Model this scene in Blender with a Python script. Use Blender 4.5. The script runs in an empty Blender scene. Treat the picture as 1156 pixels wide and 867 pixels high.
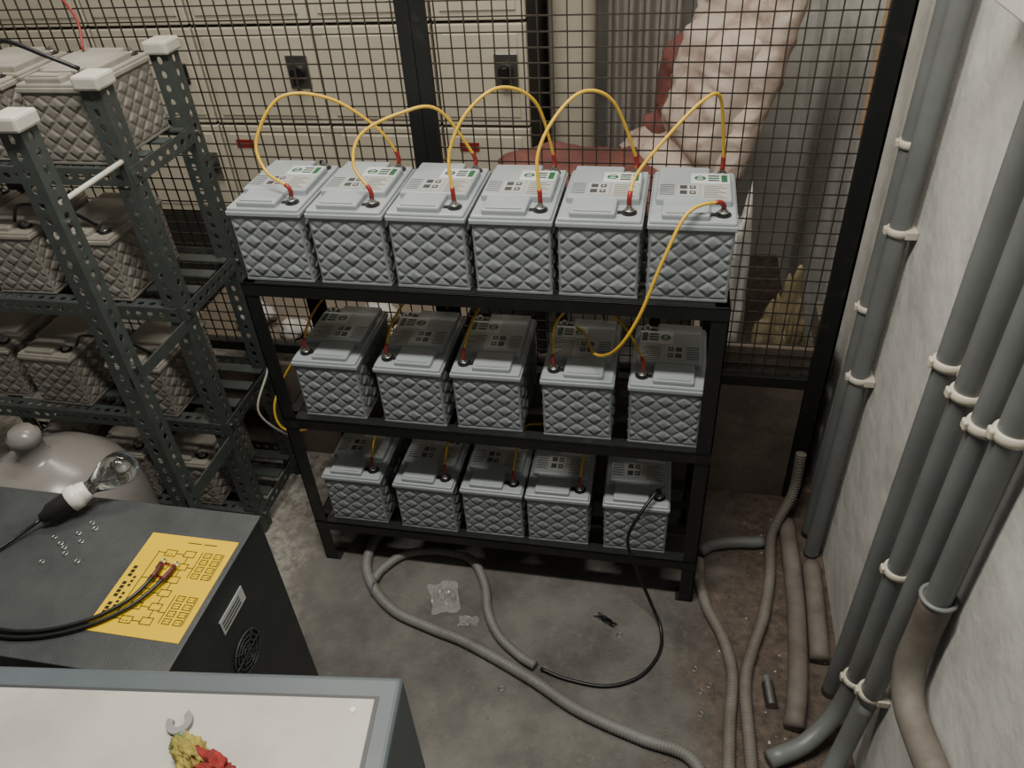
import bpy, bmesh, math, random
from mathutils import Vector, Matrix, noise
random.seed(4)
scene=bpy.context.scene
# ------------------------------------------------------------------ materials
def mat(name,col,rough=.5,metal=0.,col2=None,scale=8.,amt=.5,bump=0.,bscale=60.,detail=6.,stops=(.35,.7),trans=0.,ior=1.45,alpha=1.,spec=None):
    m=bpy.data.materials.new(name); m.use_nodes=True
    nt=m.node_tree; b=nt.nodes['Principled BSDF']
    b.inputs['Roughness'].default_value=rough; b.inputs['Metallic'].default_value=metal
    if spec is not None: b.inputs['Specular IOR Level'].default_value=spec
    if trans: b.inputs['Transmission Weight'].default_value=trans; b.inputs['IOR'].default_value=ior
    if alpha<1: b.inputs['Alpha'].default_value=alpha
    tc=nt.nodes.new('ShaderNodeTexCoord')
    n=nt.nodes.new('ShaderNodeTexNoise'); n.inputs['Scale'].default_value=scale; n.inputs['Detail'].default_value=detail
    n.inputs['Roughness'].default_value=.65
    nt.links.new(tc.outputs['Object'],n.inputs['Vector'])
    r=nt.nodes.new('ShaderNodeValToRGB')
    c2=col2 if col2 else tuple(c*.7 for c in col)
    r.color_ramp.elements[0].position=stops[0]; r.color_ramp.elements[1].position=stops[1]
    r.color_ramp.elements[0].color=(*c2,1); r.color_ramp.elements[1].color=(*col,1)
    nt.links.new(n.outputs['Fac'],r.inputs['Fac'])
    mx=nt.nodes.new('ShaderNodeMixRGB'); mx.inputs['Fac'].default_value=amt
    mx.inputs[1].default_value=(*col,1); nt.links.new(r.outputs['Color'],mx.inputs[2])
    nt.links.new(mx.outputs['Color'],b.inputs['Base Color'])
    if bump:
        n2=nt.nodes.new('ShaderNodeTexNoise'); n2.inputs['Scale'].default_value=bscale; n2.inputs['Detail'].default_value=5
        nt.links.new(tc.outputs['Object'],n2.inputs['Vector'])
        bp=nt.nodes.new('ShaderNodeBump'); bp.inputs['Strength'].default_value=bump; bp.inputs['Distance'].default_value=.01
        nt.links.new(n2.outputs['Fac'],bp.inputs['Height']); nt.links.new(bp.outputs['Normal'],b.inputs['Normal'])
    return m
M={}
M['bat']=mat('battery_plastic',(.245,.27,.28),.40,col2=(.185,.205,.215),scale=14,amt=.5)
M['lid']=mat('battery_lid',(.33,.365,.38),.36,col2=(.25,.28,.295),scale=11,amt=.5)
M['batold']=mat('battery_plastic_dusty',(.235,.22,.195),.6,col2=(.15,.14,.12),scale=9,amt=.7)
M['lidold']=mat('battery_lid_dusty',(.36,.34,.295),.7,col2=(.20,.185,.155),scale=9,amt=.7)
M['black']=mat('black_plastic',(.012,.012,.013),.45)
M['steel']=mat('black_painted_steel',(.012,.013,.013),.42,col2=(.045,.038,.032),scale=25,amt=.5,stops=(.3,.42))
M['metal']=mat('zinc_metal',(.50,.50,.49),.35,1.)
M['dmetal']=mat('dull_metal',(.30,.30,.29),.45,1.)
M['green']=mat('label_green',(.02,.12,.055),.5)
M['white']=mat('label_white',(.58,.60,.59),.5)
M['grlab']=mat('label_grey',(.42,.42,.39),.5)
M['dgrey']=mat('label_print',(.05,.055,.06),.5)
M['slot']=mat('slotted_angle_paint',(.065,.078,.073),.5,col2=(.035,.04,.038),scale=30,amt=.6)
M['cap']=mat('foam_cap_white',(.56,.545,.48),.7,col2=(.35,.33,.29),scale=20,amt=.5)
M['yellow']=mat('yellow_wire',(.66,.41,.03),.4,col2=(.54,.33,.03))
M['red']=mat('red_heatshrink',(.28,.022,.018),.45)
M['dred']=mat('dark_heatshrink',(.10,.02,.02),.45)
M['blackw']=mat('black_cable',(.01,.01,.011),.4)
M['pipe']=mat('grey_pvc',(.175,.188,.186),.42,col2=(.115,.12,.118),scale=7,amt=.6)
M['pipeold']=mat('dusty_pvc',(.20,.185,.16),.65,col2=(.11,.09,.07),scale=12,amt=.8)
M['clip']=mat('cream_clip',(.60,.56,.46),.5)
M['flex']=mat('flex_conduit',(.20,.205,.195),.5,col2=(.12,.11,.09),scale=9,amt=.6)
M['mesh']=mat('fence_wire',(.055,.045,.036),.5,.3)
M['cab']=mat('cabinet_enamel',(.58,.535,.43),.45,col2=(.46,.42,.34),scale=3,amt=.5)
M['cabgap']=mat('cabinet_gap',(.02,.02,.018),.8)
M['wood']=mat('old_plywood',(.19,.155,.12),.8,col2=(.085,.07,.055),scale=6,amt=.9,bump=.3,bscale=40)
M['plank']=mat('pine_plank',(.45,.31,.18),.7,col2=(.3,.2,.11),scale=10,amt=.7)
M['boxdark']=mat('ups_charcoal',(.022,.026,.028),.38,col2=(.045,.05,.05),scale=18,amt=.5,bump=.15,bscale=500)
M['boxtop']=mat('ups_top_grey',(.060,.066,.067),.42,col2=(.026,.029,.031),scale=9,amt=.8,bump=.2,bscale=450)
M['blue']=mat('bluegrey_enamel',(.10,.122,.135),.4,col2=(.07,.085,.095),scale=9,amt=.5)
M['panel']=mat('cream_panel',(.50,.485,.43),.45,col2=(.36,.345,.30),scale=6,amt=.7,stops=(.3,.55))
M['ylabel']=mat('yellow_label',(.74,.49,.002),.55,col2=(.62,.41,.003),scale=20,amt=.4,spec=.2)
M['pwhite']=mat('ceramic_white',(.70,.685,.63),.35)
M['glass']=mat('bulb_glass',(.95,.97,.97),.03,trans=1.,ior=1.35)
M['carboy']=mat('carboy_plastic',(.25,.238,.225),.25,col2=(.17,.158,.148),scale=4,amt=.6,trans=.15)
M['pink']=mat('beige_pink_upholstery',(.47,.39,.33),.75,col2=(.22,.12,.095),scale=7,amt=.9,bump=.35,bscale=25,stops=(.3,.52))
M['redup']=mat('maroon_upholstery',(.20,.07,.06),.65,col2=(.09,.035,.03),scale=6,amt=.8,bump=.3,bscale=25)
M['cloth']=mat('grey_curtain_cloth',(.31,.29,.265),.8,col2=(.20,.185,.165),scale=6,amt=.7)
M['ragy']=mat('ochre_rag',(.42,.36,.06),.85,col2=(.16,.12,.04),scale=60,amt=.9)
M['ragr']=mat('red_rag',(.34,.03,.02),.85,col2=(.12,.015,.015),scale=70,amt=.9)
M['ragg']=mat('green_rag',(.12,.2,.06),.85,scale=60)
M['tan']=mat('tan_sack',(.30,.25,.14),.8,col2=(.13,.10,.055),scale=9,amt=.9)
M['film']=mat('white_plastic_film',(.50,.49,.46),.45,col2=(.26,.24,.22),scale=20,amt=.6)
M['card']=mat('cardboard',(.17,.14,.105),.8,col2=(.11,.09,.07),scale=10,amt=.6)
M['brown']=mat('brown_debris',(.12,.08,.055),.85,col2=(.05,.035,.03),scale=20,amt=.8)
M['clear']=mat('clear_plastic',(.6,.6,.6),.12,alpha=.28,col2=(.9,.9,.9),scale=60,amt=.6)
def wallmat(name,c,c2,sc,st=(.35,.6)):
    return mat(name,c,.85,col2=c2,scale=sc,amt=.8,bump=.5,bscale=14,stops=st)
M['wall']=wallmat('plaster_wall',(.60,.60,.57),(.41,.41,.385),5)
M['wallb']=wallmat('plaster_back',(.56,.55,.52),(.38,.365,.335),3)
def floor_mat():
    m=mat('concrete_floor',(.150,.143,.128),.7,col2=(.058,.055,.050),scale=4.5,amt=1.,bump=.25,bscale=90,stops=(.34,.62),detail=14)
    nt=m.node_tree; b=nt.nodes['Principled BSDF']; base0=b.inputs['Base Color'].links[0].from_socket
    tc=nt.nodes.new('ShaderNodeTexCoord'); sep=nt.nodes.new('ShaderNodeSeparateXYZ'); nt.links.new(tc.outputs['Object'],sep.inputs[0])
    n3=nt.nodes.new('ShaderNodeTexNoise'); n3.inputs['Scale'].default_value=28; n3.inputs['Detail'].default_value=12; n3.inputs['Roughness'].default_value=.75
    nt.links.new(tc.outputs['Object'],n3.inputs['Vector'])
    # fine dust speckle
    rs=nt.nodes.new('ShaderNodeValToRGB'); rs.color_ramp.elements[0].position=.56; rs.color_ramp.elements[1].position=.74
    rs.color_ramp.elements[0].color=(0,0,0,1); rs.color_ramp.elements[1].color=(.6,.6,.6,1); nt.links.new(n3.outputs['Fac'],rs.inputs['Fac'])
    ms=nt.nodes.new('ShaderNodeMixRGB'); ms.inputs[2].default_value=(.23,.215,.185,1); nt.links.new(rs.outputs['Color'],ms.inputs['Fac']); nt.links.new(base0,ms.inputs[1]); base=ms.outputs['Color']
    n=nt.nodes.new('ShaderNodeTexNoise'); n.inputs['Scale'].default_value=5; n.inputs['Detail'].default_value=8
    nt.links.new(tc.outputs['Object'],n.inputs['Vector'])
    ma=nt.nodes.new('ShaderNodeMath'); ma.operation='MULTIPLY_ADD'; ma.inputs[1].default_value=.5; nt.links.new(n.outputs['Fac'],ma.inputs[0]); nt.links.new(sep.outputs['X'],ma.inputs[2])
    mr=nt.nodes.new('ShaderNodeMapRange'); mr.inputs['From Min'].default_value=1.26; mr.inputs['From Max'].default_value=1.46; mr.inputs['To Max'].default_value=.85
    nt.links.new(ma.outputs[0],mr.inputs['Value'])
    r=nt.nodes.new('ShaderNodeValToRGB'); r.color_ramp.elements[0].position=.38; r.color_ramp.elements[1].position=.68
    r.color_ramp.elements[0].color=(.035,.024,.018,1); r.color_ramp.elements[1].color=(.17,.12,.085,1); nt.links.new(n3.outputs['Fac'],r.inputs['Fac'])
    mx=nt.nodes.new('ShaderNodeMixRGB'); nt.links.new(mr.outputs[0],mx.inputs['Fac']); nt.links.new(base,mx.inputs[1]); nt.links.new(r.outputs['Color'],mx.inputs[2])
    mr2=nt.nodes.new('ShaderNodeMapRange'); mr2.inputs['From Min'].default_value=.26; mr2.inputs['From Max'].default_value=.10; mr2.inputs['To Max'].default_value=.85
    nt.links.new(ma.outputs[0],mr2.inputs['Value'])
    r2=nt.nodes.new('ShaderNodeValToRGB'); r2.color_ramp.elements[0].position=.38; r2.color_ramp.elements[1].position=.58
    r2.color_ramp.elements[0].color=(.12,.11,.095,1); r2.color_ramp.elements[1].color=(.38,.36,.32,1); nt.links.new(n3.outputs['Fac'],r2.inputs['Fac'])
    mx2=nt.nodes.new('ShaderNodeMixRGB'); nt.links.new(mr2.outputs[0],mx2.inputs['Fac']); nt.links.new(mx.outputs['Color'],mx2.inputs[1]); nt.links.new(r2.outputs['Color'],mx2.inputs[2])
    nt.links.new(mx2.outputs['Color'],b.inputs['Base Color'])
    return m
M['floor']=floor_mat()

# ------------------------------------------------------------------ mesh builder
def catmull(P,step=.012):
    P=[Vector(p) for p in P]
    if len(P)==2:
        n=max(2,int((P[1]-P[0]).length/step)); return [P[0].lerp(P[1],i/n) for i in range(n+1)]
    Q=[P[0]*2-P[1]]+P+[P[-1]*2-P[-2]]; out=[]
    for i in range(1,len(Q)-2):
        p0,p1,p2,p3=Q[i-1:i+3]; n=max(2,int((p2-p1).length/step))
        for k in range(n):
            t=k/n
            out.append(.5*((2*p1)+(p2-p0)*t+(2*p0-5*p1+4*p2-p3)*t*t+(3*p1-p0-3*p2+p3)*t**3))
    out.append(P[-1]); return out
class MB:
    def __init__(s): s.v=[];s.f=[];s.mi=[];s.sm=[];s.mats=[]
    def m(s,k):
        if k not in s.mats: s.mats.append(k)
        return s.mats.index(k)
    def add(s,vs,fs,k,smooth=False,mtx=None):
        o=len(s.v); i=s.m(k)
        s.v+=[tuple(mtx@Vector(v)) if mtx else tuple(v) for v in vs]
        for f in fs: s.f.append([o+x for x in f]); s.mi.append(i); s.sm.append(smooth)
    def box(s,x0,x1,y0,y1,z0,z1,k,bev=0.,mtx=None,seg=2):
        bm=bmesh.new(); bmesh.ops.create_cube(bm,size=1)
        for v in bm.verts: v.co=Vector(((x0+x1)/2+v.co.x*(x1-x0),(y0+y1)/2+v.co.y*(y1-y0),(z0+z1)/2+v.co.z*(z1-z0)))
        if bev: bmesh.ops.bevel(bm,geom=bm.edges[:],offset=bev,segments=seg,profile=.5,affect='EDGES',clamp_overlap=True)
        bm.verts.index_update()
        s.add([v.co.copy() for v in bm.verts],[[v.index for v in f.verts] for f in bm.faces],k,False,mtx); bm.free()
    def cyl(s,c,r,h,k,n=20,axis='z',r2=None,mtx=None,smooth=True,cap=True):
        r2=r if r2 is None else r2; vs=[]
        for (rr,t) in ((r,0),(r2,h)):
            for i in range(n):
                a=2*math.pi*i/n; p=(rr*math.cos(a),rr*math.sin(a),t)
                if axis=='x': p=(p[2],p[0],p[1])
                if axis=='y': p=(p[1],p[2],p[0])
                vs.append((c[0]+p[0],c[1]+p[1],c[2]+p[2]))
        s.add(vs,[[i,(i+1)%n,n+(i+1)%n,n+i] for i in range(n)],k,smooth,mtx)
        if cap: s.add(vs,[list(range(n))[::-1],list(range(n,2*n))],k,False,mtx)
    def lathe(s,prof,k,n=32,mtx=None):
        vs=[];fs=[]
        for (r,z) in prof:
            for i in range(n):
                a=2*math.pi*i/n; vs.append((r*math.cos(a),r*math.sin(a),z))
        for j in range(len(prof)-1):
            for i in range(n): fs.append([j*n+i,j*n+(i+1)%n,(j+1)*n+(i+1)%n,(j+1)*n+i])
        s.add(vs,fs,k,True,mtx)
    def ring(s,c,R,r,k,n=20,m=8,axis='z',squash=1.):
        vs=[];fs=[]
        for i in range(n):
            a=2*math.pi*i/n
            for j in range(m):
                b=2*math.pi*j/m; rr=R+r*math.cos(b); p=(rr*math.cos(a),rr*math.sin(a),r*math.sin(b)*squash)
                if axis=='x': p=(p[2],p[0],p[1])
                if axis=='y': p=(p[1],p[2],p[0])
                vs.append((c[0]+p[0],c[1]+p[1],c[2]+p[2]))
                fs.append([i*m+j,((i+1)%n)*m+j,((i+1)%n)*m+(j+1)%m,i*m+(j+1)%m])
        s.add(vs,fs,k,True)
    def sweep(s,P,rad,k,n=10,step=.012,mtx=None,cap=True):
        C=catmull(P,step); N=len(C); L=[0.]
        for i in range(1,N): L.append(L[-1]+(C[i]-C[i-1]).length)
        t=(C[1]-C[0]).normalized(); a=Vector((0,0,1)) if abs(t.z)<.9 else Vector((1,0,0)); nn=t.cross(a).normalized()
        vs=[];fs=[]
        for i in range(N):
            t2=(C[min(i+1,N-1)]-C[max(i-1,0)])
            t2=t2.normalized() if t2.length>1e-9 else t
            q=t.rotation_difference(t2); nn=(q@nn); nn=(nn-t2*nn.dot(t2)).normalized(); t=t2; b=t.cross(nn)
            rr=rad(L[i],L[-1]) if callable(rad) else rad
            for j in range(n):
                an=2*math.pi*j/n; vs.append(C[i]+(nn*math.cos(an)+b*math.sin(an))*rr)
        for i in range(N-1):
            for j in range(n): fs.append([i*n+j,i*n+(j+1)%n,(i+1)*n+(j+1)%n,(i+1)*n+j])
        if cap: fs.append(list(range(n))[::-1]); fs.append(list(range((N-1)*n,N*n)))
        s.add(vs,fs,k,True,mtx)
    def mesh(s,name):
        me=bpy.data.meshes.new(name); me.from_pydata(s.v,[],s.f)
        for k in s.mats: me.materials.append(M[k])
        for p,i,q in zip(me.polygons,s.mi,s.sm): p.material_index=i; p.use_smooth=q
        bm=bmesh.new(); bm.from_mesh(me); bmesh.ops.recalc_face_normals(bm,faces=bm.faces[:]); bm.to_mesh(me); bm.free()
        me.update(); return me
    def done(s,name,loc=(0,0,0),rotz=0.,rot=None):
        return place(s.mesh(name+'_mesh'),name,loc,rotz,rot)
def place(me,name,loc=(0,0,0),rotz=0.,rot=None):
    o=bpy.data.objects.new(name,me); o.location=loc; o.rotation_euler=rot if rot else (0,0,rotz)
    scene.collection.objects.link(o); return o

# ------------------------------------------------------------------ room
WX=1.43; YF=.45
def slab(name,x0,x1,y0,y1,z0,z1,k):
    b=MB(); b.box(x0,x1,y0,y1,z0,z1,k); return b.done(name)
slab('floor',-2.6,WX+.1,-2.6,2.1,-.1,0,'floor')
# right wall, with a timber batten fixed to its face beyond the fence
b=MB(); b.box(WX,WX+.1,-2.6,2.1,0,3.0,'wall'); b.box(WX-.03,WX+.002,.62,.78,1.02,1.9,'plank',.003); b.done('wall_right')
slab('wall_back',-2.6,WX,2.0,2.1,0,3.0,'wallb')
slab('wall_left',-2.7,-2.6,-2.6,2.1,0,3.0,'wallb')
slab('ceiling',-2.7,WX+.1,-2.6,2.1,3.0,3.1,'wallb')

# ------------------------------------------------------------------ battery
BW,BD=.170,.245
def battery_mesh(name,body,lid,mirror=False,labels=True):
    b=MB(); zb,zt=.004,.158; px,pz=.0405,.0340
    def side(L,fn):
        nu=int(L/.0025); nv=62; vs=[];fs=[]
        for j in range(nv+1):
            z=zb+(zt-zb)*j/nv
            for i in range(nu+1):
                x=L*i/nu
                a=abs(((x-L/2)/px+.5)%1-.5)*2; c=abs(((z-.012)/pz)%1-.5)*2
                d=a+c-1
                h=.0048*(min(1,abs(d)/.34)*.75+min(1,abs(d))*.25)
                if d>0: h*=.55
                e=min(x,L-x,z-zb,zt-z); h=h*max(0,min(1,(e-.002)/.004))
                vs.append(fn(x,z,h))
        for j in range(nv):
            for i in range(nu):
                q=j*(nu+1)+i; fs.append([q,q+1,q+nu+2,q+nu+1])
        b.add(vs,fs,body,True)
    I=.005
    side(BW-2*I,lambda x,z,h:(I+x,I-h+.001,z)); side(BW-2*I,lambda x,z,h:(I+x,BD-I+h-.001,z))
    side(BD-2*I,lambda x,z,h:(I-h+.001,I+x,z)); side(BD-2*I,lambda x,z,h:(BW-I+h-.001,I+x,z))
    b.box(I+.003,BW-I-.003,I+.003,BD-I-.003,0,.160,body,.002)
    for cx in (I+.0035,BW-I-.0035):
        for cy in (I+.0035,BD-I-.0035): b.cyl((cx,cy,.001),.0042,.158,body,n=12)
    b.box(I-.001,BW-I+.001,I-.001,BD-I+.001,0,.006,body,.001)
    b.box(0,BW,0,BD,.156,.168,lid,.003)
    b.box(.003,BW-.003,.003,BD-.003,.165,.175,lid,.004)
    b.box(.012,.158,.072,.200,.170,.189,lid,.004)
    b.box(.026,.116,.008,.078,.170,.187,lid,.004)
    b.box(.012,.116,.195,.238,.170,.187,lid,.004)
    b.box(.034,.108,.012,.016,.1865,.190,lid,.001)
    for y in (.037,.220):
        b.cyl((.141,y,.173),.0155,.004,'black',n=20); b.box(.118,.141,y-.006,y+.006,.1735,.1765,'black')
        b.cyl((.141,y,.175),.0085,.008,'metal',n=12); b.cyl((.141,y,.181),.0065,.007,'metal',n=6,smooth=False)
        b.cyl((.141,y,.186),.0035,.005,'metal',n=8)
        b.ring((.141,y,.1815),.0085,.002,'metal',n=16,m=6)
    if labels:
        b.box(.078,.154,.148,.198,.1885,.1896,'white')
        b.ring((.096,.174,.1897),.0095,.0022,'green',n=20,m=6,squash=.3); b.box(.088,.104,.172,.176,.1895,.1902,'green')
        for q in range(3): b.box(.112,.134,.160+q*.011,.166+q*.011,.1894,.1900,'dgrey' if q!=1 else 'green')
        b.box(.138,.150,.156,.190,.1894,.1900,'green')
        b.box(.052,.094,.088,.142,.1885,.1896,'grlab')
        for y in (.095,.120): b.box(.057,.071,y,y+.016,.1894,.1902,'dgrey'); b.box(.076,.088,y+.001,y+.015,.1894,.1902,'dgrey'); b.box(.079,.085,y+.005,y+.010,.190,.1906,'grlab')
        for i in range(6): b.box(.018,.046,.092+i*.009,.0945+i*.009,.1886,.1894,'dgrey')
        b.box(.100,.152,.078,.142,.1885,.1892,'grlab')
        for i in range(8): b.box(.104,.148-(i%3)*.008,.082+i*.0075,.0836+i*.0075,.1890,.1896,'dgrey')
    if mirror: b.v=[(BW-x,y,z) for x,y,z in b.v]
    return b.mesh(name)
bm_new=battery_mesh('battery_mesh','bat','lid')
bm_mir=battery_mesh('battery_mesh_mirrored','bat','lid',True)
bm_old=battery_mesh('battery_mesh_dusty','batold','lidold',labels=False)
Z3,Z2,Z1=.950,.552,.165
top_x=[.004,.184,.360,.537,.712,.890]
mid_x=[.052,.262,.452,.666,.866]
bot_x=[.045,.250,.436,.612,.815]
rj=random.Random(3)
for x in top_x: place(bm_new,'ups_battery',(x,.003+rj.uniform(0,.004),Z3+.001),rj.uniform(-.010,.006))
for x in mid_x: place(bm_mir,'ups_battery',(x,.004+rj.uniform(0,.006),Z2+.001),rj.uniform(-.015,.015))
for x in bot_x: place(bm_new,'ups_battery',(x,.003+rj.uniform(0,.006),Z1+.001),rj.uniform(-.015,.015))

# ------------------------------------------------------------------ main rack
RL,RD=1.06,.29
def angle(b,ax,p,L,w,t,sx,sy,k='steel'):
    x,y,z=p
    def B(a,c): 
        b.box(min(a[0],c[0]),max(a[0],c[0]),min(a[1],c[1]),max(a[1],c[1]),min(a[2],c[2]),max(a[2],c[2]),k,.0008,seg=1)
    if ax=='z': B((x,y,z),(x+sx*w,y+sy*t,z+L)); B((x,y,z),(x+sx*t,y+sy*w,z+L))
    if ax=='x': B((x,y,z),(x+L,y+sx*w,z+sy*t)); B((x,y,z),(x+L,y+sx*t,z+sy*w))
    if ax=='y': B((x,y,z),(x+sx*w,y+L,z+sy*t)); B((x,y,z),(x+sx*t,y+L,z+sy*w))
b=MB()
for (x,sx) in ((-.005,1),(RL+.005,-1)):
    for (y,sy) in ((-.006,1),(RD,-1)):
        angle(b,'z',(x,y,0),Z3-.0005,.036,.004,sx,sy)
        b.box(min(x,x+sx*.045),max(x,x+sx*.045),min(y,y+sy*.045),max(y,y+sy*.045),0,.005,'steel')
for z in (Z3,Z2,Z1):
    angle(b,'x',(-.005,-.008,z),RL+.01,.032,.004,1,-1)
    angle(b,'x',(-.005,RD,z),RL+.01,.032,.004,-1,-1)
    angle(b,'y',(-.003,-.004,z),RD,.030,.004,1,-1)
    angle(b,'y',(RL+.003,-.004,z),RD,.030,.004,-1,-1)
    for y in (.09,.18): b.box(0,RL,y,y+.03,z-.005,z-.0005,'steel')
b.done('battery_rack')

# ------------------------------------------------------------------ slotted-angle rack (left)
def strip(b,w,L,org,du,dv,k='slot',t=.0025,pitch=.032,hr=.0075):
    du=Vector(du);dv=Vector(dv);o=Vector(org); nrm=du.cross(dv); n=int(L/pitch); pl=L/n
    inn=[(hr*math.cos(a)*.95,hr*1.25*math.sin(a)) for a in [math.pi*1.25+math.pi*.25*q for q in range(8)]]
    for side in (0,1):
        off=nrm*(t*side)
        for i in range(n):
            c=o+du*(w/2)+dv*((i+.5)*pl)+off
            outer=[(-w/2,-pl/2),(0,-pl/2),(w/2,-pl/2),(w/2,0),(w/2,pl/2),(0,pl/2),(-w/2,pl/2),(-w/2,0)]
            vs=[c+du*a+dv*e for a,e in outer]+[c+du*a+dv*e for a,e in inn]
            b.add(vs,[[q,(q+1)%8,8+(q+1)%8,8+q] for q in range(8)],k)
    for i in range(n):
        c=o+du*(w/2)+dv*((i+.5)*pl)
        vs=[c+du*a+dv*e for a,e in inn]+[c+du*a+dv*e+nrm*t for a,e in inn]
        b.add(vs,[[q,(q+1)%8,8+(q+1)%8,8+q] for q in range(8)],k)
    for a in (0,w):
        vs=[o+du*a,o+du*a+dv*L,o+du*a+dv*L+nrm*t,o+du*a+nrm*t]; b.add(vs,[[0,1,2,3]],k)
LX=-.235; PY=[-.18,.06,.32]; LT=1.355; LL=[1.185,.825,.448,.09]
b=MB()
for px_ in (LX,-1.25):
    s=-1 if px_==LX else 1
    for y in PY:
        strip(b,.045,LT,(px_,y,0),(s,0,0),(0,0,1))
        strip(b,.045,LT,(px_,y,0),(0,1,0),(0,0,1))
        x0,x1=sorted((px_+.012*(-s),px_+s*.05))
        b.box(x0,x1,y-.012,y+.052,LT-.002,LT+.028,'cap',.006)
        for z in LL:
            b.cyl((px_+.001,y+.02,z-.02),.006,.008,'metal',n=6,axis='x')
for z in LL:
    strip(b,.04,1.0,(-1.245,.056,z-.04),(0,0,1),(1,0,0))
    strip(b,.04,1.0,(-1.245,.058,z-.002),(0,1,0),(1,0,0))
    strip(b,.04,1.0,(-1.245,.366,z-.04),(0,0,1),(1,0,0))
    strip(b,.04,.26,(LX+.004,.06,z-.04),(0,0,1),(0,1,0))
    for y in (.14,.22,.30): b.box(-1.24,LX-.01,y,y+.035,z-.008,z-.003,'slot')
b.sweep([(LX-.01,-.17,1.20),(LX-.01,.07,1.20)],.006,'cap',n=8)
b.box(LX-.004,LX,-.18,.10,.36,.40,'slot'); b.box(LX-.004,LX,-.18,.10,.76,.79,'slot')
b.done('slotted_angle_rack')
for z,xs in zip(LL,([-.445,-.66,-.9],[-.545,-.775,-1.0],[-.550,-.835,-1.05],[-.53,-.75,-.98])):
    for i,x in enumerate(xs): place(bm_old,'ups_battery',(x,.07+.012*i,z+.001),rj.uniform(-.03,.03))

# ------------------------------------------------------------------ cables
def cable(name,P,r,k,ends=None,n=8,step=.01,z=None):
    b=MB(); b.sweep(P,r,k,n=n,step=step)
    if ends:
        C=catmull(P,step)
        for e in ends:
            Q=C[:4] if e==0 else C[-4:]
            b.sweep(Q,r*1.4,'red',n=n,step=.02)
    return b.done(name)
YR=.0035
ZT=.191
def FT(x): return Vector((x+.141,.043,Z3+ZT))
def RT(x): return Vector((x+.141,.226,Z3+ZT))
def jumper(a,c,mids):
    s=FT(a) if isinstance(a,float) else a; e=RT(c)
    P=[s,s+Vector((0,-.002,.02))]+[s+Vector(m) for m in mids]+[e+Vector((0,.0,.022)),e]
    cable('battery_jumper_cable',P,YR,'yellow',ends=(0,1))
T=top_x
jumper(T[0],T[1],[(-.055,.02,.045),(-.075,.05,.10),(-.02,.09,.175),(.07,.13,.16),(.15,.16,.09)])
jumper(T[1],T[2],[(-.035,.02,.06),(-.025,.06,.11),(.05,.10,.14),(.12,.14,.135)])
jumper(T[2],T[3],[(-.005,.02,.09),(.03,.05,.16),(.09,.09,.195),(.15,.14,.15)])
jumper(T[3],T[4],[(-.005,.02,.09),(.025,.06,.15),(.075,.10,.185),(.13,.14,.15)])
jumper(T[4],T[5],[(.01,.03,.05),(.06,.06,.11),(.12,.10,.165),(.155,.14,.165),(.17,.165,.09)])
s=FT(T[5])
cable('battery_link_cable',[s,s+Vector((-.01,-.01,.016)),(.965,.0,1.150),(.925,-.04,1.07),(.885,-.06,.95),(.84,-.05,.86),(.79,.03,.79),(.755,.14,.768),(.73,.18,.757)],YR,'yellow',ends=(0,))
def mt(x,f=True): return Vector((x+BW-.141,.043 if f else .226,Z2+.191))
for i,x in enumerate(mid_x[:3]):
    a=mt(x); cable('battery_jumper_cable',[a,a+Vector((.002,0,.02)),a+Vector((.01,.05,.06)),a+Vector((.03,.13,.08)),a+Vector((.05,.2,.05))],YR*.85,'yellow',ends=(0,))
a=mt(mid_x[3]); c=mt(mid_x[4])
cable('battery_jumper_cable',[a,a+Vector((-.002,0,.02)),a+Vector((0,.06,.08)),a+Vector((.07,.10,.115)),a+Vector((.15,.06,.08)),c+Vector((0,.0,.03)),c],YR*.85,'yellow',ends=(0,1))
a=mt(mid_x[1]) 
for dx,dy in ((.10,.2),(.31,.21),(.5,.2)):
    p=a+Vector((dx,dy,0)); cable('battery_jumper_cable',[p,p+Vector((.0,0,.03)),p+Vector((.05,.03,.05)),p+Vector((.1,.02,.0))],YR*.8,'brown')
for x in bot_x[:4]:
    a=Vector((x+.141,.046,Z1+.191)); cable('battery_jumper_cable',[a,a+Vector((0,0,.02)),a+Vector((.005,.04,.07)),a+Vector((.02,.1,.1)),a+Vector((.05,.16,.06))],YR*.85,'yellow',ends=(0,))
cable('battery_side_cable',[(-.012,.25,.60),(-.04,.16,.60),(-.075,.08,.52),(-.05,.05,.46),(.02,.08,.452),(.05,.2,.47)],YR,'yellow')
a=Vector((bot_x[4]+.141,.046,Z1+.192))
cable('black_output_cable',[a,a+Vector((-.005,-.01,.02)),(.91,-.02,.34),(.885,-.045,.27),(.915,-.06,.17),(.955,-.07,.06),(.985,-.11,.012),(.985,-.18,.006),(.94,-.255,.006),(.86,-.295,.006),(.76,-.292,.006),(.69,-.275,.010)],.0045,'blackw')
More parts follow.
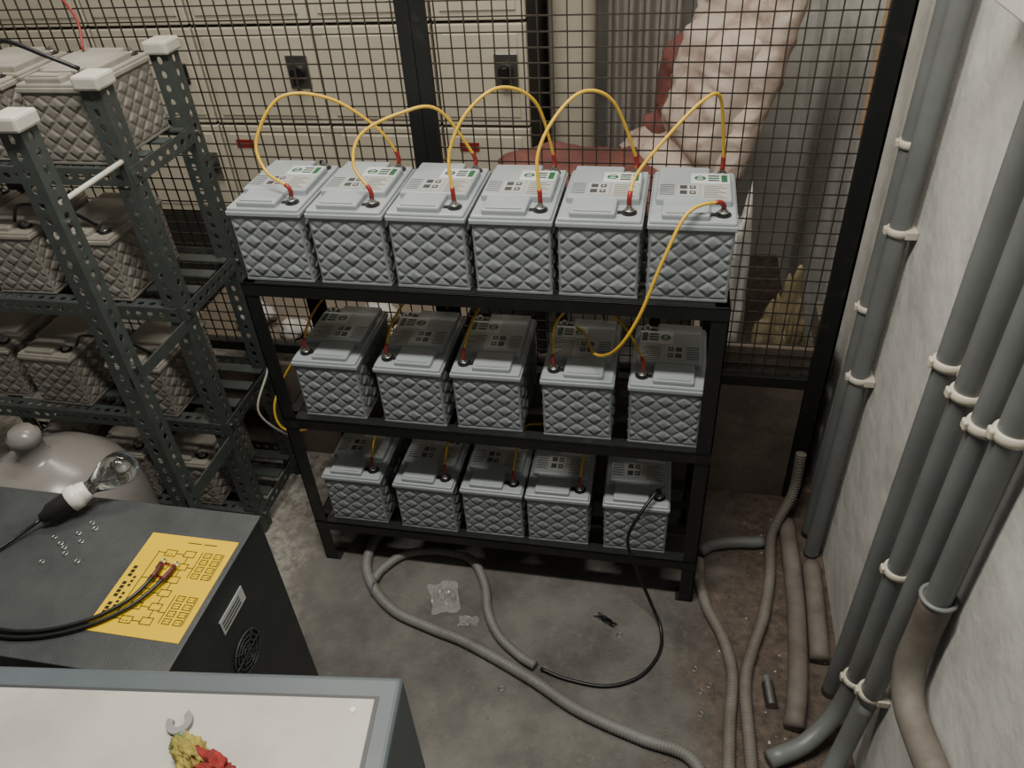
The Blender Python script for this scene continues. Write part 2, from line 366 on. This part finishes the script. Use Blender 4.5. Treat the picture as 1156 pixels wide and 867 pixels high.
# ------------------------------------------------------------------ fence
b=MB(); fx0,fx1,fz0,fz1=-1.9,1.345,.455,2.3; w=.0015
def wire(x0,x1,z0,z1,y): b.box(x0,x1,y-w,y+w,z0,z1,'mesh')
pit=.0335
nx=int((fx1-fx0)/pit)
for i in range(nx+1):
    x=fx0+i*pit; wire(x-w,x+w,fz0,fz1,YF-.0015)
for j in range(int((fz1-fz0)/pit)+1):
    z=fz0+j*pit; wire(fx0,fx1,z-w,z+w,YF+.0015)
for x0,x1 in ((1.335,1.385),(.292,.326),(.3265,.362),(-.96,-.90)):
    b.box(x0,x1,YF-.022,YF-.004,0,2.35,'steel',.002)
b.box(1.378,1.385,YF-.022,YF+.03,0,2.35,'steel',.001)
b.box(fx0,1.36,YF-.02,YF+.012,.425,.458,'steel',.002)
b.done('wire_mesh_fence')
b=MB(); b.box(.50,1.333,YF-.018,YF+.0,.0,.424,'wood',.002); b.done('plywood_board')
b=MB(); b.box(-.895,.28,YF-.018,YF+.0,.0,.38,'wood',.002); b.done('plywood_board')

# ------------------------------------------------------------------ beyond fence
b=MB(); CY=1.25
b.box(-1.95,.44,CY+.012,CY+.6,0.0,2.2,'cabgap')
cols=[-1.95,-1.55,-1.15,-.75,-.30,.12,.44]
zr=[.50,.86,1.20,1.62,2.2]
for i in range(len(cols)-1):
    for j in range(len(zr)-1):
        b.box(cols[i]+.005,cols[i+1]-.005,CY-.012,CY+.02,zr[j]+.005,zr[j+1]-.005,'cab',.004)
        b.box(cols[i]+.035,cols[i+1]-.035,CY-.016,CY-.010,zr[j]+.035,zr[j+1]-.035,'cab',.002)
        hx=cols[i+1]-.075; hz=(zr[j]+zr[j+1])/2+.02
        if (i+j)%2==0:
            b.box(hx-.04,hx+.04,CY-.022,CY-.014,hz-.055,hz+.055,'metal',.002); b.cyl((hx,CY-.042,hz),.024,.022,'black',n=16,axis='y'); b.box(hx-.009,hx+.009,CY-.060,CY-.038,hz-.038,hz+.02,'black',.002)
        else:
            b.box(hx+.005,hx+.02,CY-.024,CY-.014,hz-.04,hz+.03,'black',.002)
            if j==0: b.box(cols[i]+.06,cols[i]+.13,CY-.019,CY-.014,zr[j+1]-.085,zr[j+1]-.055,'red')
    b.box(cols[i]+.004,cols[i+1]-.004,CY-.01,CY+.02,.08,.49,'cabgap',.003)
b.done('switchgear_cabinet')
b=MB(); b.cyl((.54,1.56,0),.085,3.0,'cab',n=32); b.done('round_column')
b=MB(); vs=[];fs=[];nu=90;nv=24
for j in range(nv+1):
    for i in range(nu+1):
        u=i/nu;v=j/nv; x=.66+u*.26; y=1.62+.02*math.sin(u*30+v*1.5)*(1-.3*v)+.012*math.sin(u*17+2*v)
        vs.append((x,y,.03+v*2.3)) 
for j in range(nv):
    for i in range(nu): q=j*(nu+1)+i; fs.append([q,q+1,q+nu+2,q+nu+1])
b.add(vs,fs,'cloth',True); b.done('grey_curtain')
b=MB()
def cushion(P,y0,y1,th,k,seed=0):
    C=catmull([(p[0],0,p[1]) for p in P],.015); vs=[];fs=[];n=len(C);m=48
    for i,c in enumerate(C):
        t=(C[min(i+1,n-1)]-C[max(i-1,0)]).normalized(); nr=Vector((-t.z,0,t.x))
        e=min(i,n-1-i)/4.; ee=min(1,.25+.75*min(1,e)**.5)
        for j in range(m):
            a=2*math.pi*j/m; ca,sa=math.cos(a),math.sin(a)
            yy=(y0+y1)/2+(y1-y0)/2*math.copysign(abs(ca)**.45,ca); h=th/2*math.copysign(abs(sa)**.7,sa)*ee
            p=c+nr*h; p.y=yy
            d=noise.noise(Vector((p.x*7+seed,p.y*7,p.z*7)))*.02+abs(noise.noise(Vector((p.x*10,p.y*9+seed,p.z*18))))*-.045
            vs.append(p+nr*d*(1 if sa>-.2 else .3))
    for i in range(n-1):
        for j in range(m): fs.append([i*m+j,i*m+(j+1)%m,(i+1)*m+(j+1)%m,(i+1)*m+j])
    fs.append(list(range(m))[::-1]); fs.append(list(range((n-1)*m,n*m)))
    b.add(vs,fs,k,True)
cushion([(-.56,.79),(-.38,.80),(-.18,.77),(-.04,.775)],-.26,.24,.11,'redup')
cushion([(-.12,.77),(.00,.83),(.06,.93),(.10,1.06),(.14,1.22),(.19,1.46)],-.31,.29,.11,'pink',3)
cushion([(.00,.87),(.04,.98),(.07,1.10),(.11,1.24)],-.26,.12,.18,'pink',7)
cushion([(-.05,.81),(.03,.88),(.06,1.00),(.09,1.14)],.10,.28,.16,'redup',9)
for x in (-.44,.02):
    for y in (-.2,.2): b.box(x-.018,x+.018,y-.018,y+.018,0,.73,'steel',.003)
    b.box(x-.015,x+.015,-.2,.2,.67,.71,'steel')
b.box(-.45,.03,-.215,-.185,.67,.71,'steel'); b.box(-.45,.03,.185,.215,.67,.71,'steel')
b.done('lounge_chair',(.95,1.08,0),math.radians(20))
def lump(name,c,s,k,seed,amp=.35,sub=4,loc=None):
    bm=bmesh.new(); bmesh.ops.create_icosphere(bm,subdivisions=sub,radius=1)
    for v in bm.verts:
        p=v.co.copy(); d=noise.noise(p*1.3+Vector((seed,0,0)))*amp+abs(noise.noise(p*3.5+Vector((0,seed,0))))*amp*.6
        p=p*(1+d); v.co=Vector((p.x*s[0],p.y*s[1],max(p.z,-.85)*s[2]))
    zmin=min(v.co.z for v in bm.verts); bb=MB()
    bb.add([v.co+Vector((c[0],c[1],c[2]-zmin)) for v in bm.verts],[[v.index for v in f.verts] for f in bm.faces],k,True); bm.free()
    return bb.done(name)
b=MB()
b.box(1.02,1.40,.52,.76,0,.03,'wood') 
for z in (.0,.14,.28,.42): 
    b.box(1.02,1.40,.50,.52,z,z+.09,'wood',.002); b.box(1.02,1.04,.50,.76,z,z+.09,'wood',.002); b.box(1.38,1.40,.50,.76,z,z+.09,'wood',.002)
for x in (1.02,1.365): b.box(x,x+.035,.495,.53,0,.52,'wood',.002)
b.done('wooden_crate')
lump('tan_sack',(1.275,.645,.03),(.070,.075,.30),'tan',11,.5,5)
lump('white_plastic_bag',(1.12,.64,.03),(.045,.08,.44),'film',5)
lump('brown_sack',(.50,.62,0),(.10,.09,.18),'brown',8)
b=MB()
b.box(-.75,.25,.60,.98,.30,.32,'card',.003)
for x in (-.73,.21):
    for y in (.62,.94): b.box(x,x+.03,y,y+.03,0,.30,'steel')
b.done('low_shelf')
for i,(x,y,s) in enumerate([(-.32,.68,.05),(-.22,.72,.06),(-.12,.66,.045),(-.5,.74,.07),(-.05,.8,.06),(.08,.7,.05)]):
    lump('crumpled_paper',(x,y,.32),(s,s*.8,s*.6),'film',40+i,.5,3)

# ------------------------------------------------------------------ wall conduits
R=.0205; PX=WX-.032
def clip(b,y,z,r=R):
    b.ring((PX,y,z),r+.0015,.0045,'clip',n=24,m=8,squash=2.0)
    b.box(PX+.008,WX-.0005,y-r-.007,y+r+.007,z-.009,z+.009,'clip',.002)
    b.box(PX-r-.010,PX-r-.002,y-.008,y+.008,z-.008,z+.008,'clip',.003)
def conduit(P,clips,k='pipe'):
    b=MB(); b.sweep(P,R,k,n=20,step=.03)
    for y,z in clips: clip(b,y,z)
    b.done('pvc_conduit')
conduit([(PX,.285,2.99),(PX,.285,.3),(PX,.285,.0)],[(.285,1.18),(.285,.79)])
conduit([(PX,.212,2.99),(PX,.212,.3),(PX,.212,.0)],[(.212,1.023),(.212,.64)])
conduit([(PX,-.228,1.515),(PX,-.228,.3),(PX,-.222,.0)],[(-.228,1.005)])
conduit([(PX,-.328,1.515),(PX,-.325,.4),(PX,-.320,.20),(PX-.02,-.335,.09),(PX-.08,-.385,.035),(PX-.16,-.43,.026)],[(-.328,1.02),(-.325,.593),(-.320,.22)])
conduit([(PX,-.415,1.515),(PX,-.412,.4),(PX,-.405,.28),(PX-.02,-.43,.12),(PX-.06,-.49,.04),(PX-.11,-.57,.026)],[(-.415,1.03),(-.405,.31)])
conduit([(PX,-.490,1.515),(PX,-.490,.68)],[(-.490,1.08)])
b=MB(); b.box(WX-.07,WX-.0005,-2.4,-.02,1.5155,1.64,'pwhite',.003); b.box(WX-.072,WX-.066,-2.4,-.02,1.62,1.645,'pwhite',.002); b.done('cable_trunking')
b=MB(); b.sweep([(PX,-.490,.73),(PX,-.492,.64),(PX-.005,-.505,.56),(PX-.005,-.55,.515),(PX,-.62,.52),(PX,-.70,.55)],.026,'pipeold',n=20,step=.02)
b.ring((PX,-.490,.73),.026,.004,'pipe'); b.sweep([(PX,-.70,.55),(PX,-.76,.585),(PX,-.84,.66)],.006,'cap'); b.done('elbow_hose')
b=MB(); b.sweep([(1.335,.30,.024),(1.335,.2,.024),(1.335,0,.024),(1.32,-.22,.024),(1.30,-.34,.024)],.024,'pipeold',n=18,step=.03); b.done('skirting_pipe')
b=MB(); b.sweep([(1.388,.15,.024),(1.385,0,.024),(1.378,-.15,.024)],.024,'pipeold',n=18,step=.03); b.done('skirting_pipe')
# ------------------------------------------------------------------ floor hoses
def corr(name,P,r,k='flex',amp=.0012,per=.008):
    b=MB(); b.sweep(P,lambda s,L:r+amp*math.sin(2*math.pi*s/per),k,n=14,step=per/4); return b.done(name)
corr('flexible_conduit',[(.22,.20,.015),(.14,.12,.015),(.125,.0,.015),(.17,-.09,.015),(.26,-.165,.015),(.38,-.205,.015),(.49,-.235,.015),(.67,-.31,.015),(.80,-.375,.015),(.95,-.42,.015),(1.06,-.445,.015),(1.10,-.52,.015),(1.11,-.7,.015)],.0145)
corr('flexible_conduit',[(.172,-.075,.018),(.185,-.03,.016),(.235,.03,.015),(.33,.055,.015),(.43,.04,.015),(.49,-.04,.015),(.52,-.13,.015),(.565,-.20,.015),(.63,-.25,.015),(.675,-.272,.015)],.0125)
corr('flexible_conduit',[(1.085,.13,.015),(1.085,.06,.015),(1.105,-.03,.015),(1.145,-.12,.015),(1.165,-.22,.015),(1.155,-.36,.015),(1.15,-.5,.015)],.0145,'pipeold',.0006)
corr('flexible_conduit',[(1.345,.36,.25),(1.34,.33,.12),(1.29,.25,.03),(1.275,.10,.018),(1.25,-.04,.018),(1.215,-.15,.018),(1.195,-.25,.018),(1.20,-.42,.018),(1.205,-.6,.018)],.0145,'pipeold',.0016)
b=MB(); b.sweep([(1.085,.16,.018),(1.12,.19,.018),(1.19,.21,.018),(1.235,.215,.018),(1.262,.222,.018)],.017,'pipe',n=16); b.done('bent_conduit')
b=MB(); b.ring((.180,-.105,.016),.0165,.003,'blue',axis='x'); b.done('cable_tie')
# ------------------------------------------------------------------ ups boxes
b=MB(); X0,X1,Y0,Y1,H=-.62,.222,-.835,-.497,.75
b.box(X0,X1,Y0,Y1,.02,H-.004,'boxdark',.004); b.box(X0-.002,X1+.002,Y0-.002,Y1+.002,H-.006,H,'boxtop',.0015)
for x in (X0+.05,X1-.05):
    for y in (Y0+.05,Y1-.05): b.cyl((x,y,0),.02,.022,'black')
b.box(X1-.001,X1+.0015,-.69,-.61,.655,.69,'white')
for z in (.662,.670,.678): b.box(X1+.001,X1+.002,-.685,-.625,z,z+.003,'dgrey')
for r in (.012,.022,.032,.042): b.ring((X1+.002,-.66,.56),r,.002,'dgrey',axis='x',n=28)
for a in range(4): 
    an=a*math.pi/4; b.sweep([(X1+.003,-.66-.045*math.cos(an),.56-.045*math.sin(an)),(X1+.003,-.66+.045*math.cos(an),.56+.045*math.sin(an))],.0012,'dgrey',n=6)
lx0,lx1,ly0,ly1=.042,.214,-.772,-.563
b.box(lx0,lx1,ly0,ly1,H-.0005,H+.0008,'ylabel')
zl=H+.0008
def ln(x0,y0,x1,y1,t=.0014,k='black'):
    x0,x1=min(x0,x1),max(x0,x1); y0,y1=min(y0,y1),max(y0,y1); b.box(x0-t/2,x1+t/2,y0-t/2,y1+t/2,zl-.0002,zl+.0005,k)
def rect(x0,y0,x1,y1,k='black'): ln(x0,y0,x1,y0,k=k);ln(x0,y1,x1,y1,k=k);ln(x0,y0,x0,y1,k=k);ln(x1,y0,x1,y1,k=k)
for i in range(6):
    y=ly0+.022+i*.028; rect(lx0+.050,y,lx0+.070,y+.013); ln(lx0+.070,y+.0065,lx0+.086,y+.0065); rect(lx0+.086,y+.002,lx0+.106,y+.015)
    for q in range(2): ln(lx0+.054+q*.007,y+.0045,lx0+.057+q*.007,y+.0045,.0012)
    if i<5: ln(lx0+.096,y+.015,lx0+.096,y+.030)
ln(lx0+.036,ly0+.028,lx0+.036,ly0+.17)
for i in (0,3,5): ln(lx0+.036,ly0+.0285+i*.028,lx0+.050,ly0+.0285+i*.028)
for j in range(2):
    y=ly0+.030+j*.092
    for row in range(2):
        for q in range(4):
            yy=y+q*.015; xx=lx0+.124+row*.020; rect(xx,yy,xx+.013,yy+.010); ln(xx+.003,yy+.005,xx+.005,yy+.005,.0012); ln(xx+.009,yy+.005,xx+.011,yy+.005,.0012)
    ln(lx0+.118,y,lx0+.118,y+.055); ln(lx0+.160,y,lx0+.160,y+.055); ln(lx0+.106,y+.02,lx0+.118,y+.02)
for y in (-.655,-.628): ln(lx0+.056,y,lx0+.080,y,.0035,'red')
for i in range(13): 
    if i not in (4,9): ln(lx0+.010,ly0+.026+i*.0085,lx0+.016,ly0+.031+i*.0085,.0014)
for i in range(9):
    if i!=5: ln(lx0+.022,ly0+.040+i*.0085,lx0+.026,ly0+.044+i*.0085,.0012)
ln(lx0+.08,ly1-.014,lx0+.105,ly1-.014,.0018); ln(lx0+.112,ly1-.014,lx0+.135,ly1-.014,.0018)
b.done('ups_inverter')
def lead(P):
    b=MB(); b.sweep(P,.0034,'blackw',n=8); C=catmull(P,.012); b.sweep(C[-3:],.0044,'dred',n=8,step=.02)
    e=Vector(P[-1]); b.ring(e+Vector((0,.005,0)),.0045,.0015,'metal'); b.done('ups_output_lead')
lead([(-.35,-.86,H+.03),(-.22,-.80,H+.012),(-.06,-.795,H+.006),(.03,-.765,H+.006),(.085,-.715,H+.007),(.105,-.665,H+.010),(.103,-.632,H+.008)])
lead([(-.35,-.875,H+.03),(-.22,-.815,H+.010),(-.05,-.805,H+.006),(.045,-.770,H+.006),(.10,-.72,H+.007),(.125,-.668,H+.010),(.130,-.635,H+.008)])
for i,(x,y) in enumerate([(-.10,-.585),(-.082,-.602),(-.118,-.612),(-.094,-.632),(-.075,-.570),(-.125,-.655),(-.06,-.645),(-.09,-.558),(-.105,-.62),(-.14,-.60)]):
    b=MB(); b.ring((x,y,H+.0009),.0044,.0014,'metal',n=18,m=6,squash=.6); b.done('steel_washer')
b=MB()
d=(Vector((-.062,-.455,H+.055))-Vector((-.175,-.578,H+.018))); q=d.to_track_quat('Z','Y').to_matrix().to_4x4()
mt4=Matrix.Translation(Vector((-.175,-.578,H+.020)))@q
b.lathe([(.0001,-.002),(.010,0),(.013,.01),(.019,.02),(.020,.05),(.021,.055)],'black',28,mt4)
b.lathe([(.021,.055),(.024,.057),(.024,.074),(.021,.076),(.021,.082),(.018,.092),(.015,.094)],'pwhite',28,mt4)
prof=[(.0135,.090),(.014,.100),(.018,.110),(.025,.124),(.031,.140),(.0335,.155),(.032,.168),(.027,.180),(.018,.188),(.008,.1915),(.0001,.192)]
b.lathe(prof,'glass',32,mt4); b.lathe([(max(.0001,r-.0009),z-.0006) for r,z in prof],'glass',32,mt4)
b.cyl((0,0,.09),.004,.035,'glass',mtx=mt4,r2=.002)
b.sweep([(0,0,.12),(.008,0,.145),(0,0,.15),(-.008,0,.145),(0,0,.12)],.0005,'metal',n=5,mtx=mt4)
b.sweep([mt4@Vector((0,0,.0)),(-.20,-.61,H+.010),(-.23,-.66,H+.006),(-.27,-.70,H+.006),(-.36,-.75,H+.006)],.0035,'blackw')
b.done('light_bulb')
b=MB()
b.lathe([(.0001,0),(.15,.0),(.185,.02),(.195,.06),(.195,.40),(.19,.47),(.17,.535),(.13,.58),(.08,.605),(.045,.615),(.034,.625),(.030,.66),(.036,.665),(.036,.685),(.030,.69),(.026,.70),(.0001,.70)],'carboy',48)
b.done('water_carboy',(-.49,-.285,0))
a8=.125; O=Vector((.622,-.826)) 
b=MB(); w2,d2,h2=.95,.62,.85
b.box(-w2,0,-d2,0,.03,h2,'blue',.008,seg=3)
b.box(-w2+.05,-.032,-d2+.04,-.036,h2-.001,h2+.003,'panel',.0015)
b.box(-w2+.045,-.027,-d2+.035,-.031,h2-.001,h2+.0008,'dgrey')
for x in (-.04,-w2+.04): 
    for y in (-.04,-d2+.04): b.cyl((x,y,0),.02,.032,'black')
b.cyl((-.058,-.052,h2+.002),.004,.002,'metal',n=10)
for i in range(7): b.box(-.001,.002,-.30,-.12,.60+i*.02,.608+i*.02,'black')
b.done('ups_cabinet',(O.x,O.y,0),a8)
b=MB()
ang=[math.radians(x) for x in range(50,311,20)]
outer=[(.017*math.cos(t),.017*math.sin(t)) for t in ang]; inner=[(.008*math.cos(t),.008*math.sin(t)) for t in ang]
n=len(ang); vs=[]
for z in (0,.005):
    vs+=[(x,y,z) for x,y in outer]+[(x,y,z) for x,y in inner]
fs=[]
for i in range(n-1):
    fs+=[[i,i+1,n+i+1,n+i],[2*n+i,2*n+i+1,3*n+i+1,3*n+i],[i,i+1,2*n+i+1,2*n+i],[n+i,n+i+1,3*n+i+1,3*n+i]]
fs+=[[0,n,3*n,2*n],[n-1,2*n-1,4*n-1,3*n-1]]
b.add([(-x,-y,z) for x,y,z in vs],fs,'dmetal')
b.box(.015,.15,-.006,.006,0,.005,'dmetal',.001)
b.done('open_end_wrench',(.352,-.940,h2+.005),math.radians(-55))
b=MB()
def wad(c,s,k,seed,rz):
    bm=bmesh.new(); bmesh.ops.create_icosphere(bm,subdivisions=5,radius=1)
    ca,sa=math.cos(rz),math.sin(rz); vs=[]
    for v in bm.verts:
        p=v.co.copy(); q=p+Vector((seed,seed*.7,0))
        r=1+.5*noise.noise(q*1.2)-.75*abs(noise.noise(q*2.6))-.4*abs(noise.noise(q*6.))+.25
        p*=r; x,y,z=p.x*s[0],p.y*s[1],max(p.z,-.6)*s[2]+.6*s[2]
        vs.append((c[0]+x*ca-y*sa,c[1]+x*sa+y*ca,h2+.003+z))
    b.add(vs,[[v.index for v in f.verts] for f in bm.faces],k,True); bm.free()
wad((.377,-.972),(.018,.011,.010),'ragg',1,-.4)
wad((.397,-.980),(.032,.015,.015),'ragy',2,-.5)
wad((.43,-.992),(.040,.016,.016),'ragr',3,-.3)
wad((.405,-.998),(.026,.014,.012),'ragy',6,-.7)
wad((.465,-1.005),(.030,.015,.014),'ragr',8,-.1)
b.done('crumpled_rag')
# ------------------------------------------------------------------ small floor items
for (x,y) in [(1.11,-.25),(1.09,-.27),(.88,-.14),(1.09,-.33),(.60,-.34),(1.075,-.21)]:
    b=MB(); b.ring((x,y,.0014),.0065,.0018,'dmetal',n=16,m=6,squash=.6); b.done('steel_washer')
N=18
def crumple(name,c,s,k,seed,h=.02,rz=0.):
    b=MB();vs=[];fs=[]
    for j in range(N+1):
        for i in range(N+1):
            u=i/N-.5;v=j/N-.5; z=.002+h*abs(noise.noise(Vector((u*5+seed,v*5,0))))*(1.3-2*max(abs(u),abs(v)))
            ww=1+.3*noise.noise(Vector((u*3,v*3,seed)))
            vs.append((u*s[0]*ww,v*s[1]*ww,z))
    for j in range(N):
        for i in range(N): q=j*(N+1)+i; fs.append([q,q+1,q+N+2,q+N+1])
    b.add(vs,fs,k,False); b.done(name,c,rz)
crumple('clear_plastic_bag',(.385,-.09,0),(.08,.10,1),'clear',3,.03,.4)
crumple('clear_plastic_bag',(.47,-.16,0),(.05,.03,1),'clear',9,.02,.1)
crumple('black_tape_scrap',(.84,-.10,0),(.06,.018,1),'black',5,.015,-.5)
rr=random.Random(9); b=MB()
for i in range(170):
    x=rr.uniform(1.12,1.30); y=rr.uniform(-.5,.36); s=rr.uniform(.001,.003); k=rr.choice(['brown','brown','brown','card','card','film'])
    if i>130: x=rr.uniform(.2,1.1); y=rr.uniform(-.6,-.02); k='card'
    b.box(x-s,x+s,y-s*rr.uniform(.4,1.5),y+s,0.0005,s*.8,k)
b.done('floor_debris')
b=MB(); b.cyl((0,0,0),.014,.06,'dmetal',n=18,axis='y'); b.cyl((0,.06,0),.009,.018,'pipe',n=12,axis='y'); b.done('pipe_fitting',(1.255,-.29,.0142),.1)
cable('battery_lead',[(-.31,.12,1.378),(-.36,.10,1.41),(-.45,.10,1.44),(-.52,.12,1.40),(-.55,.14,1.378)],.005,'blackw')
cable('battery_lead',[(-.40,.26,1.378),(-.42,.3,1.44),(-.5,.34,1.5),(-.6,.36,1.5)],.003,'red')
for z in (.83,.45):
    cable('battery_lead',[(-.42,.11,z+.188),(-.48,.10,z+.23),(-.60,.10,z+.24),(-.66,.12,z+.188)],.004,'blackw')
cable('white_cable',[(-.20,.30,.60),(-.17,.24,.52),(-.19,.16,.42),(-.16,.2,.30),(-.19,.3,.2),(-.2,.33,.05)],.0035,'cap')

# ------------------------------------------------------------------ lights
def area(name,loc,size,power,rot=(0,0,0),col=(1,.95,.86)):
    l=bpy.data.lights.new(name,'AREA'); l.shape='RECTANGLE'; l.size,l.size_y=size; l.energy=power; l.color=col
    o=bpy.data.objects.new(name,l); o.location=loc; o.rotation_euler=rot; scene.collection.objects.link(o)
area('ceiling_light_front',(.50,-.60,2.9),(1.2,.15),60,(math.radians(10),0,0))
area('ceiling_light_back',(-.1,.65,2.9),(1.3,.2),30,(math.radians(20),0,0),(1,.94,.83))
wd=bpy.data.worlds.new('world'); scene.world=wd; wd.use_nodes=True
wd.node_tree.nodes['Background'].inputs[0].default_value=(.95,.97,1,1); wd.node_tree.nodes['Background'].inputs[1].default_value=.12
# ------------------------------------------------------------------ camera
th,ro,yaw=.6590,.0740,.2375
fw=Vector((-math.sin(yaw)*math.cos(th),math.cos(yaw)*math.cos(th),-math.sin(th)))
r0=Vector((math.cos(yaw),math.sin(yaw),0)); u0=r0.cross(fw)
r=r0*math.cos(ro)-u0*math.sin(ro); u=u0*math.cos(ro)+r0*math.sin(ro)
cd=bpy.data.cameras.new('camera'); co=bpy.data.objects.new('camera',cd); scene.collection.objects.link(co)
co.matrix_world=Matrix(((r.x,u.x,-fw.x,.9335),(r.y,u.y,-fw.y,-1.3630),(r.z,u.z,-fw.z,1.7982),(0,0,0,1)))
cd.sensor_width=36; cd.lens=872.2/1156*36; cd.clip_start=.02
scene.camera=co
